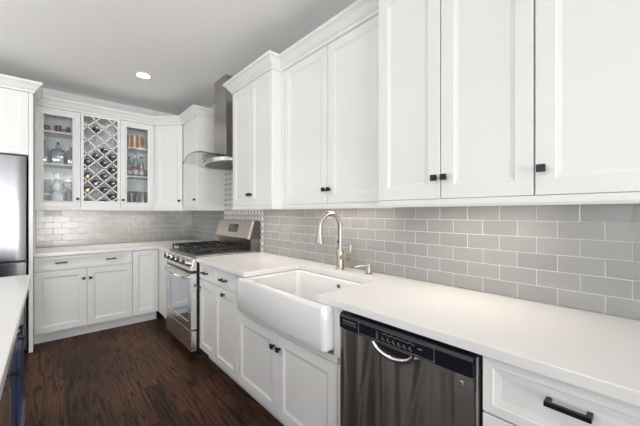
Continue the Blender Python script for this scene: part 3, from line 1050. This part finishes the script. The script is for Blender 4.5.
# ------------------------------------------------------------------ fridge and its surround
FR = thing('refrigerator', 'stainless french-door refrigerator at the left edge, beside the tall panel', 'refrigerator', (-2.235, -.02, 0))
MB().box(-.452, .452, -.68, -.0, .02, 1.835).build('body', pm('fridge_side_grey', (.16, .165, .17), .45, metal=.4, var=.05), FR)
def fdoor(name, a, b, za, zb):
    m = MB()
    pr = []
    for i in range(13):
        f = i / 12
        pr.append((a + (b - a) * f, -.748 - .018 * math.sin(PI * f) ** .5))
    pr += [(b, -.690), (a, -.690)]
    return m.prism(pr, 'z', za, zb).build(name, FRIDGE, FR, smooth=True, bevel=.004)
d1 = fdoor('left_door', -.455, -.003, .872, 1.835)
d2 = fdoor('right_door', .003, .455, .872, 1.835)
d3 = fdoor('freezer_drawer', -.455, .455, .06, .856)
for d_, u in ((d1, -.05), (d2, .05)):
    MB().tube([(u, -.762, 1.02), (u, -.800, 1.03), (u, -.806, 1.10), (u, -.806, 1.60), (u, -.800, 1.67), (u, -.762, 1.68)], .012, 10).build('handle', CHROME, d_, smooth=True)
MB().tube([(-.36, -.762, .76), (-.35, -.800, .76), (-.28, -.806, .76), (.20, -.806, .76), (.22, -.800, .76), (.23, -.762, .76)], .012, 10).build('handle', CHROME, d3, smooth=True)

FP = thing('fridge_surround', 'white fridge cabinet above the refrigerator with its tall side panel', 'cabinet', (-1.7355, -.001, 0))
MB().box(-.030, 0, -.754, -.0, 0, 2.436).build('side_panel', WHITE, FP, bevel=.002)
MB().box(-.985, -.0305, -.733, -.0, 1.852, 2.436).build('carcass', WHITE, FP)
put_door(FP, -.508, -.0305, 1.852, 2.436, -.7335)
put_door(FP, -.985, -.508, 1.852, 2.436, -.7335)
MB().box(-1.016, -.9855, -.754, -.0, 0, 2.436).build('side_panel', WHITE, FP)
FPATH = [(-2.752, -.755), (-1.7352, -.755), (-1.7352, -.413)]
sweep(MB(), FPATH, CROWN, 0, 2).build('crown_moulding', WHITE, FP, world=True)

# ------------------------------------------------------------------ island
IS = thing('kitchen_island', 'navy blue kitchen island cabinet with black handles under a white top', 'island', (-1.742, -3.40, 0), PI / 2)
# local u -> +y world, front (-y local) -> +x world
MB().box(-1.30, 1.37, .022, .95, .14, .8785).build('carcass', NAVY, IS)
MB().box(-1.30, 1.372, -.004, .95, .0, .139).build('plinth', NAVYBASE, IS)
def ndoor(u0, u1, z0, z1, name, knobs=(), pulls=()):
    d = MB().door(u0 + .0015, u1 - .0015, z0 + .0015, z1 - .0015, .0215, fr=.05).build(name, NAVY, IS)
    for a in knobs: knob(d, a[0], a[1], .0015)
    for a in pulls: pull(d, a[0], a[1], .0015, .12)
ndoor(.42, 1.37, .70, .872, 'drawer', pulls=[(.56, .80)])
ndoor(.42, .895, .145, .697, 'door', knobs=[(.46, .655)])
ndoor(.895, 1.37, .145, .697, 'door', knobs=[(.935, .655)])
ndoor(-1.30, -.35, .145, .872, 'door', knobs=[(-.40, .655)])
mw = MB().box(-.348, .417, .0, .0215, .30, .872).build('microwave_drawer', STEEL, IS, bevel=.003)
MB().box(-.30, .37, -.002, .0005, .36, .73).build('microwave_window', DGLASS, mw)
MB().box(.404, .417, -.003, -.0005, .31, .62).build('reflection_strip', CHROME, mw)  # chrome strip added for the white vertical reflection on the steel
ndoor(-.348, .417, .145, .297, 'drawer')
m = MB().box(-2.75, -1.712, -4.72, -1.985, .8795, .9140)
tag(m.build('countertop', QUARTZ, bevel=.0025), 'white quartz countertop on the navy island at the left edge', 'countertop')

# ------------------------------------------------------------------ wine bottles in the lattice
def make_bottle(name, label, loc, glass, foil):
    """bottle lying with its neck to the front, axis along y; loc is the centre of the body"""
    t = thing(name, label, 'bottle', loc, 0, 'wine bottles in the lattice rack')
    MB().lathe([(0, -.0), (.034, .0), (.037, .006), (.037, .165), (.030, .190), (.0165, .212), (.0145, .222), (.0145, .232)][::-1], n=16, axis='y').build('bottle_body', glass, t, smooth=True)
    return t


cells = {  # half-row index from the top: {column: kind}
    0: {2: 'd'}, 3: {3: 'd'}, 4: {2: 'd', 4: 'd'}, 5: {1: 'd', 3: 'd'}, 6: {4: 'd'}, 7: {1: 'g', 3: 'd'},
    8: {2: 'r', 4: 'd'}, 9: {1: 'n', 3: 'd'}, 10: {4: 'd'}, 11: {1: 'd', 3: 'd'}}
ords = ['top', 'second', 'third', 'fourth', 'fifth', 'sixth', 'seventh', 'eighth', 'ninth', 'lowest']
first_b = None
for ri, r in enumerate(sorted(cells)):
    for c, kind in cells[r].items():
        x = -1.357 + CU + (c - 2) * DG / 2
        # column 2 has a cell centre at z = CZc for half-row 6 (an empty cell)
        z = CZc + (6 - r) * DG / 2
        rr = .0362
        zc = z - DG / 2 + (slat + rr) * 1.432
        zc = max(zc, 1.3905 + .0385)
        nm = {'d': 'dark', 'g': 'gold-foiled', 'r': 'rose-foiled', 'n': 'green'}[kind]
        two = len(cells[r]) > 1
        side = (', left of its two' if c == min(cells[r]) else ', right of its two') if two else ''
        lab = '%s wine bottle in the lattice rack, %s row of bottles%s' % (nm, ords[ri], side)
        t = thing('wine_bottle', lab, 'bottle', (x, -.325 if r < 11 else -.308, zc), 0, 'wine bottles in the lattice rack')
        gl = {'d': WINE, 'g': WINE, 'r': WINE, 'n': WINEGREEN}[kind]
        fo = {'d': FOILDARK, 'g': FOILGOLD, 'r': FOILROSE, 'n': FOILGOLD}[kind]
        MB().lathe([(0, .0), (.012, .001), (.030, -.004), (.0355, .004), (.036, .012), (.036, .165), (.030, .19), (.0165, .21), (.0145, .225), (.0145, .27), (0, .27)], n=18, axis='y').build('glass_body', gl, t, smooth=True)
        MB().lathe([(0, -.0015), (.016, -.0015), (.016, .0005), (0, .0005)], (0, -.001, -.018 if kind == 'd' else -.012), n=14, axis='y').build('base_disc', fo, t, smooth=True)

# ------------------------------------------------------------------ things behind the glass doors
def ware(name, label, cat, x, y, z, prof, mat, group=None, n=18):
    return tag(MB_at(prof, n, (x, y, z), name, mat), label, cat, group)


def MB_at(prof, n, loc, name, mat):
    o = MB().lathe(prof, n=n).build(name, mat, smooth=True)
    o.location = loc
    return o


ZG = [Z0U + .0182, 1.8502, 2.2002]
# left cabinet, top shelf: row of small dark and clear glasses
shot = lambda r, h: [(0, 0), (r * .85, 0), (r, h), (r * .88, h), (r * .75, .008), (0, .008)]
for i, (x, r, h, mt, lab) in enumerate((
        (-1.645, .022, .075, DKWARE, 'small smoky glass tumbler at the left end of the top glass-door shelf'),
        (-1.598, .026, .070, COPPER, 'small dull copper cup on the top shelf left of the black jar'),
        (-1.545, .028, .085, BLACKGLOSS, 'small black jar in the middle of the top glass-door shelf'),
        (-1.495, .020, .060, WARE, 'small clear glass tumbler right of the black jar'),
        (-1.456, .018, .085, DKWARE, 'slim smoky glass right of the small clear tumbler'))):
    ware('tumbler', lab, 'glass', x, -.20, ZG[2], shot(r, h), mt, 'small glasses on the top shelf')
# middle shelf: decanters
def decanter(x, y, z, label, w_, h, mt, stop):
    t = thing('decanter', label, 'decanter', (x, y, z), 0, 'decanters on the middle shelf')
    k = w_
    rs = []
    for f, hh in ((.95, 0), (1, .006), (1, h * .55), (.8, h * .64), (.35, h * .70), (.28, h * .74), (.28, h * .84), (.36, h * .85)):
        rs.append(rrect(-k * f, k * f, -k * f, k * f, k * f * .3, hh, 3))
    MB().loft(rs).build('glass_body', mt, t, smooth=True)
    MB().lathe([(0, h * .851), (.012, h * .851), (.016, h * .93), (.014, h), (0, h)], n=14).build('stopper', stop, t, smooth=True)
    MB().loft([rrect(-k * .8, k * .8, -k * .8, k * .8, k * .25, .008, 3), rrect(-k * .8, k * .8, -k * .8, k * .8, k * .25, h * .3, 3)]).build('liquid', PORC, t, smooth=True)
decanter(-1.664, -.17, ZG[1], 'tall glass decanter at the left of the middle shelf', .046, .27, WARE, WARE)
decanter(-1.548, -.20, ZG[1], 'square clear decanter with a dark stopper in the middle of the shelf', .064, .25, WARE, BLACKGLOSS)
decanter(-1.430, -.17, ZG[1], 'round-shouldered glass decanter with white stopper at the right', .050, .25, WARE, PORC)
# lower compartment: ornate bottle, glass plate, jars
t = thing('ornate_bottle', 'ornate white and clear bottle with a round stopper on the lowest shelf', 'bottle', (-1.553, -.22, ZG[0]))
MB().lathe([(0, 0), (.050, 0), (.052, .12), (.040, .15), (.020, .17), (0, .17)], n=20).build('pedestal', PORC, t, smooth=True)
MB().lathe([(0, .17), (.030, .178), (.040, .21), (.034, .25), (.016, .275), (0, .275)], n=20).build('glass_body', PORC, t, smooth=True)
MB().lathe([(0, .276), (.022, .278), (.022, .30), (0, .30)], n=16).build('collar', BLUEW, t, smooth=True)
MB().lathe([(0, .301), (.020, .306), (.033, .335), (.025, .365), (0, .375)], n=18).build('stopper', PORC, t, smooth=True)
t = thing('round_decanter', 'round amber-centred glass decanter right of the ornate bottle', 'decanter', (-1.452, -.19, ZG[0]))
MB().lathe([(0, 0), (.030, 0), (.034, .15), (.020, .19), (.014, .20), (0, .20)], n=18).build('base', WARE, t, smooth=True)
MB().lathe([(0, -.012), (.045, -.012), (.050, 0), (.045, .012), (0, .012)], (0, 0, .262), 22, 'y').build('disc_body', WARE, t, smooth=True)
MB().lathe([(0, -.014), (.016, -.014), (.016, .014), (0, .014)], (0, 0, .262), 16, 'y').build('disc_centre', LABELGOLD, t, smooth=True)
t = thing('glass_jar', 'squat blue-grey glass jar at the left of the lowest shelf', 'jar', (-1.652, -.19, ZG[0]))
MB().lathe([(0, 0), (.050, 0), (.052, .10), (.044, .115), (0, .115)], n=20).build('jar_body', WARE, t, smooth=True)
MB().lathe([(0, .01), (.040, .01), (.040, .06), (0, .06)], n=20).build('filling', BLUEW, t, smooth=True)
MB().lathe([(0, .1155), (.046, .1155), (.046, .14), (0, .14)], n=20).build('lid', PORC, t, smooth=True)
ware('glass_bottle', 'tall clear glass bottle standing behind the squat jar', 'bottle', -1.632, -.09, ZG[0], [(0, 0), (.04, 0), (.042, .20), (.016, .26), (.014, .34), (0, .34)], WARE)

t = thing('glass_tray', 'blue-grey glass tray standing upright at the back of the lowest shelf', 'tray', (-1.55, -.028, ZG[0]))
MB().loft([[(p[0], y, p[1] + .13) for p in rr_] for y, rr_ in ((-.008, [(q[0], q[1]) for q in rrect(-.15, .15, -.13, .15, .02, 0)]), (.008, [(q[0], q[1]) for q in rrect(-.15, .15, -.13, .15, .02, 0)]))]).build('tray_plate', pm('blue_grey_glass', (.26, .30, .36), .15, var=.25, nscale=18), t, bevel=.002)

# right cabinet
ZR = [Z0U + .0182, 1.7752, 2.1302]
cup = lambda r, h: [(0, 0), (r * .96, 0), (r, .004), (r, h - .004), (r * 1.04, h), (r * .94, h), (r * .92, .01), (0, .01)]
for x, y, mt, lab in ((-.868, -.24, COPPER, 'leftmost copper cup on the top shelf, beside the pale gold cup'), (-.812, -.25, BRASS, 'pale gold cup between two copper cups'),
                      (-.757, -.24, COPPER, 'copper cup just right of the pale gold cup'), (-.722, -.18, COPPER, 'copper cup set furthest back at the right of the row')):
    t = thing('metal_cup', lab, 'cup', (x, y, ZR[2]), 0, 'metal cups on the top shelf')
    MB().lathe(cup(.0265, .155), n=24).build('cup_body', mt, t, smooth=True)
def liquor(x, y, label, h, lc, glass=WARE):
    t = thing('liquor_bottle', label, 'bottle', (x, y, ZR[1]), 0, 'liquor bottles on the middle shelf')
    MB().lathe([(0, 0), (.030, 0), (.032, .006), (.032, h * .55), (.026, h * .66), (.012, h * .78), (.011, h * .92), (0, h * .92)], n=18).build('glass_body', glass, t, smooth=True)
    MB().lathe([(.0322, 0), (.0328, .0), (.0328, h * .16), (.0322, h * .16)], (0, 0, h * .10), 18).build('white_label_band', LABELWHITE, t, smooth=True)
    MB().lathe([(.0322, 0), (.0328, .0), (.0328, h * .10), (.0322, h * .10)], (0, 0, h * .29), 18).build('coloured_label_band', lc, t, smooth=True)
    MB().lathe([(0, h * .921), (.013, h * .921), (.013, h), (0, h)], n=12).build('cap', BLUEW if lc is LABELRED else FOILDARK, t, smooth=True)
liquor(-.868, -.22, 'liquor bottle with red label band at the left of the middle shelf', .25, LABELRED)
liquor(-.797, -.23, 'tallest liquor bottle, between two shorter bottles on the middle shelf', .30, LABELRED)
liquor(-.728, -.21, 'liquor bottle with gold label band right of the tallest bottle', .26, LABELGOLD)
ware('tumbler', 'small clear tumbler at the right end of the liquor shelf', 'glass', -.672, -.18, ZR[1], shot(.026, .10), WARE)
ware('green_bottle', 'dark green bottle at the left of the lowest shelf behind the glass pitcher', 'bottle', -.915, -.14, ZR[0], [(0, 0), (.032, 0), (.033, .17), (.014, .22), (.013, .28), (0, .28)], WINEGREEN)
for x, y, lab in ((-.835, -.21, 'large clear glass cylinder at the left of the lowest shelf'), (-.715, -.22, 'large clear glass cylinder at the right of the lowest shelf')):
    ware('glass_cylinder', lab, 'vase', x, y, ZR[0], [(0, 0), (.055, 0), (.056, .19), (.058, .195), (.053, .195), (.051, .012), (0, .012)], WARE, 'glass cylinders on the lowest shelf', 24)
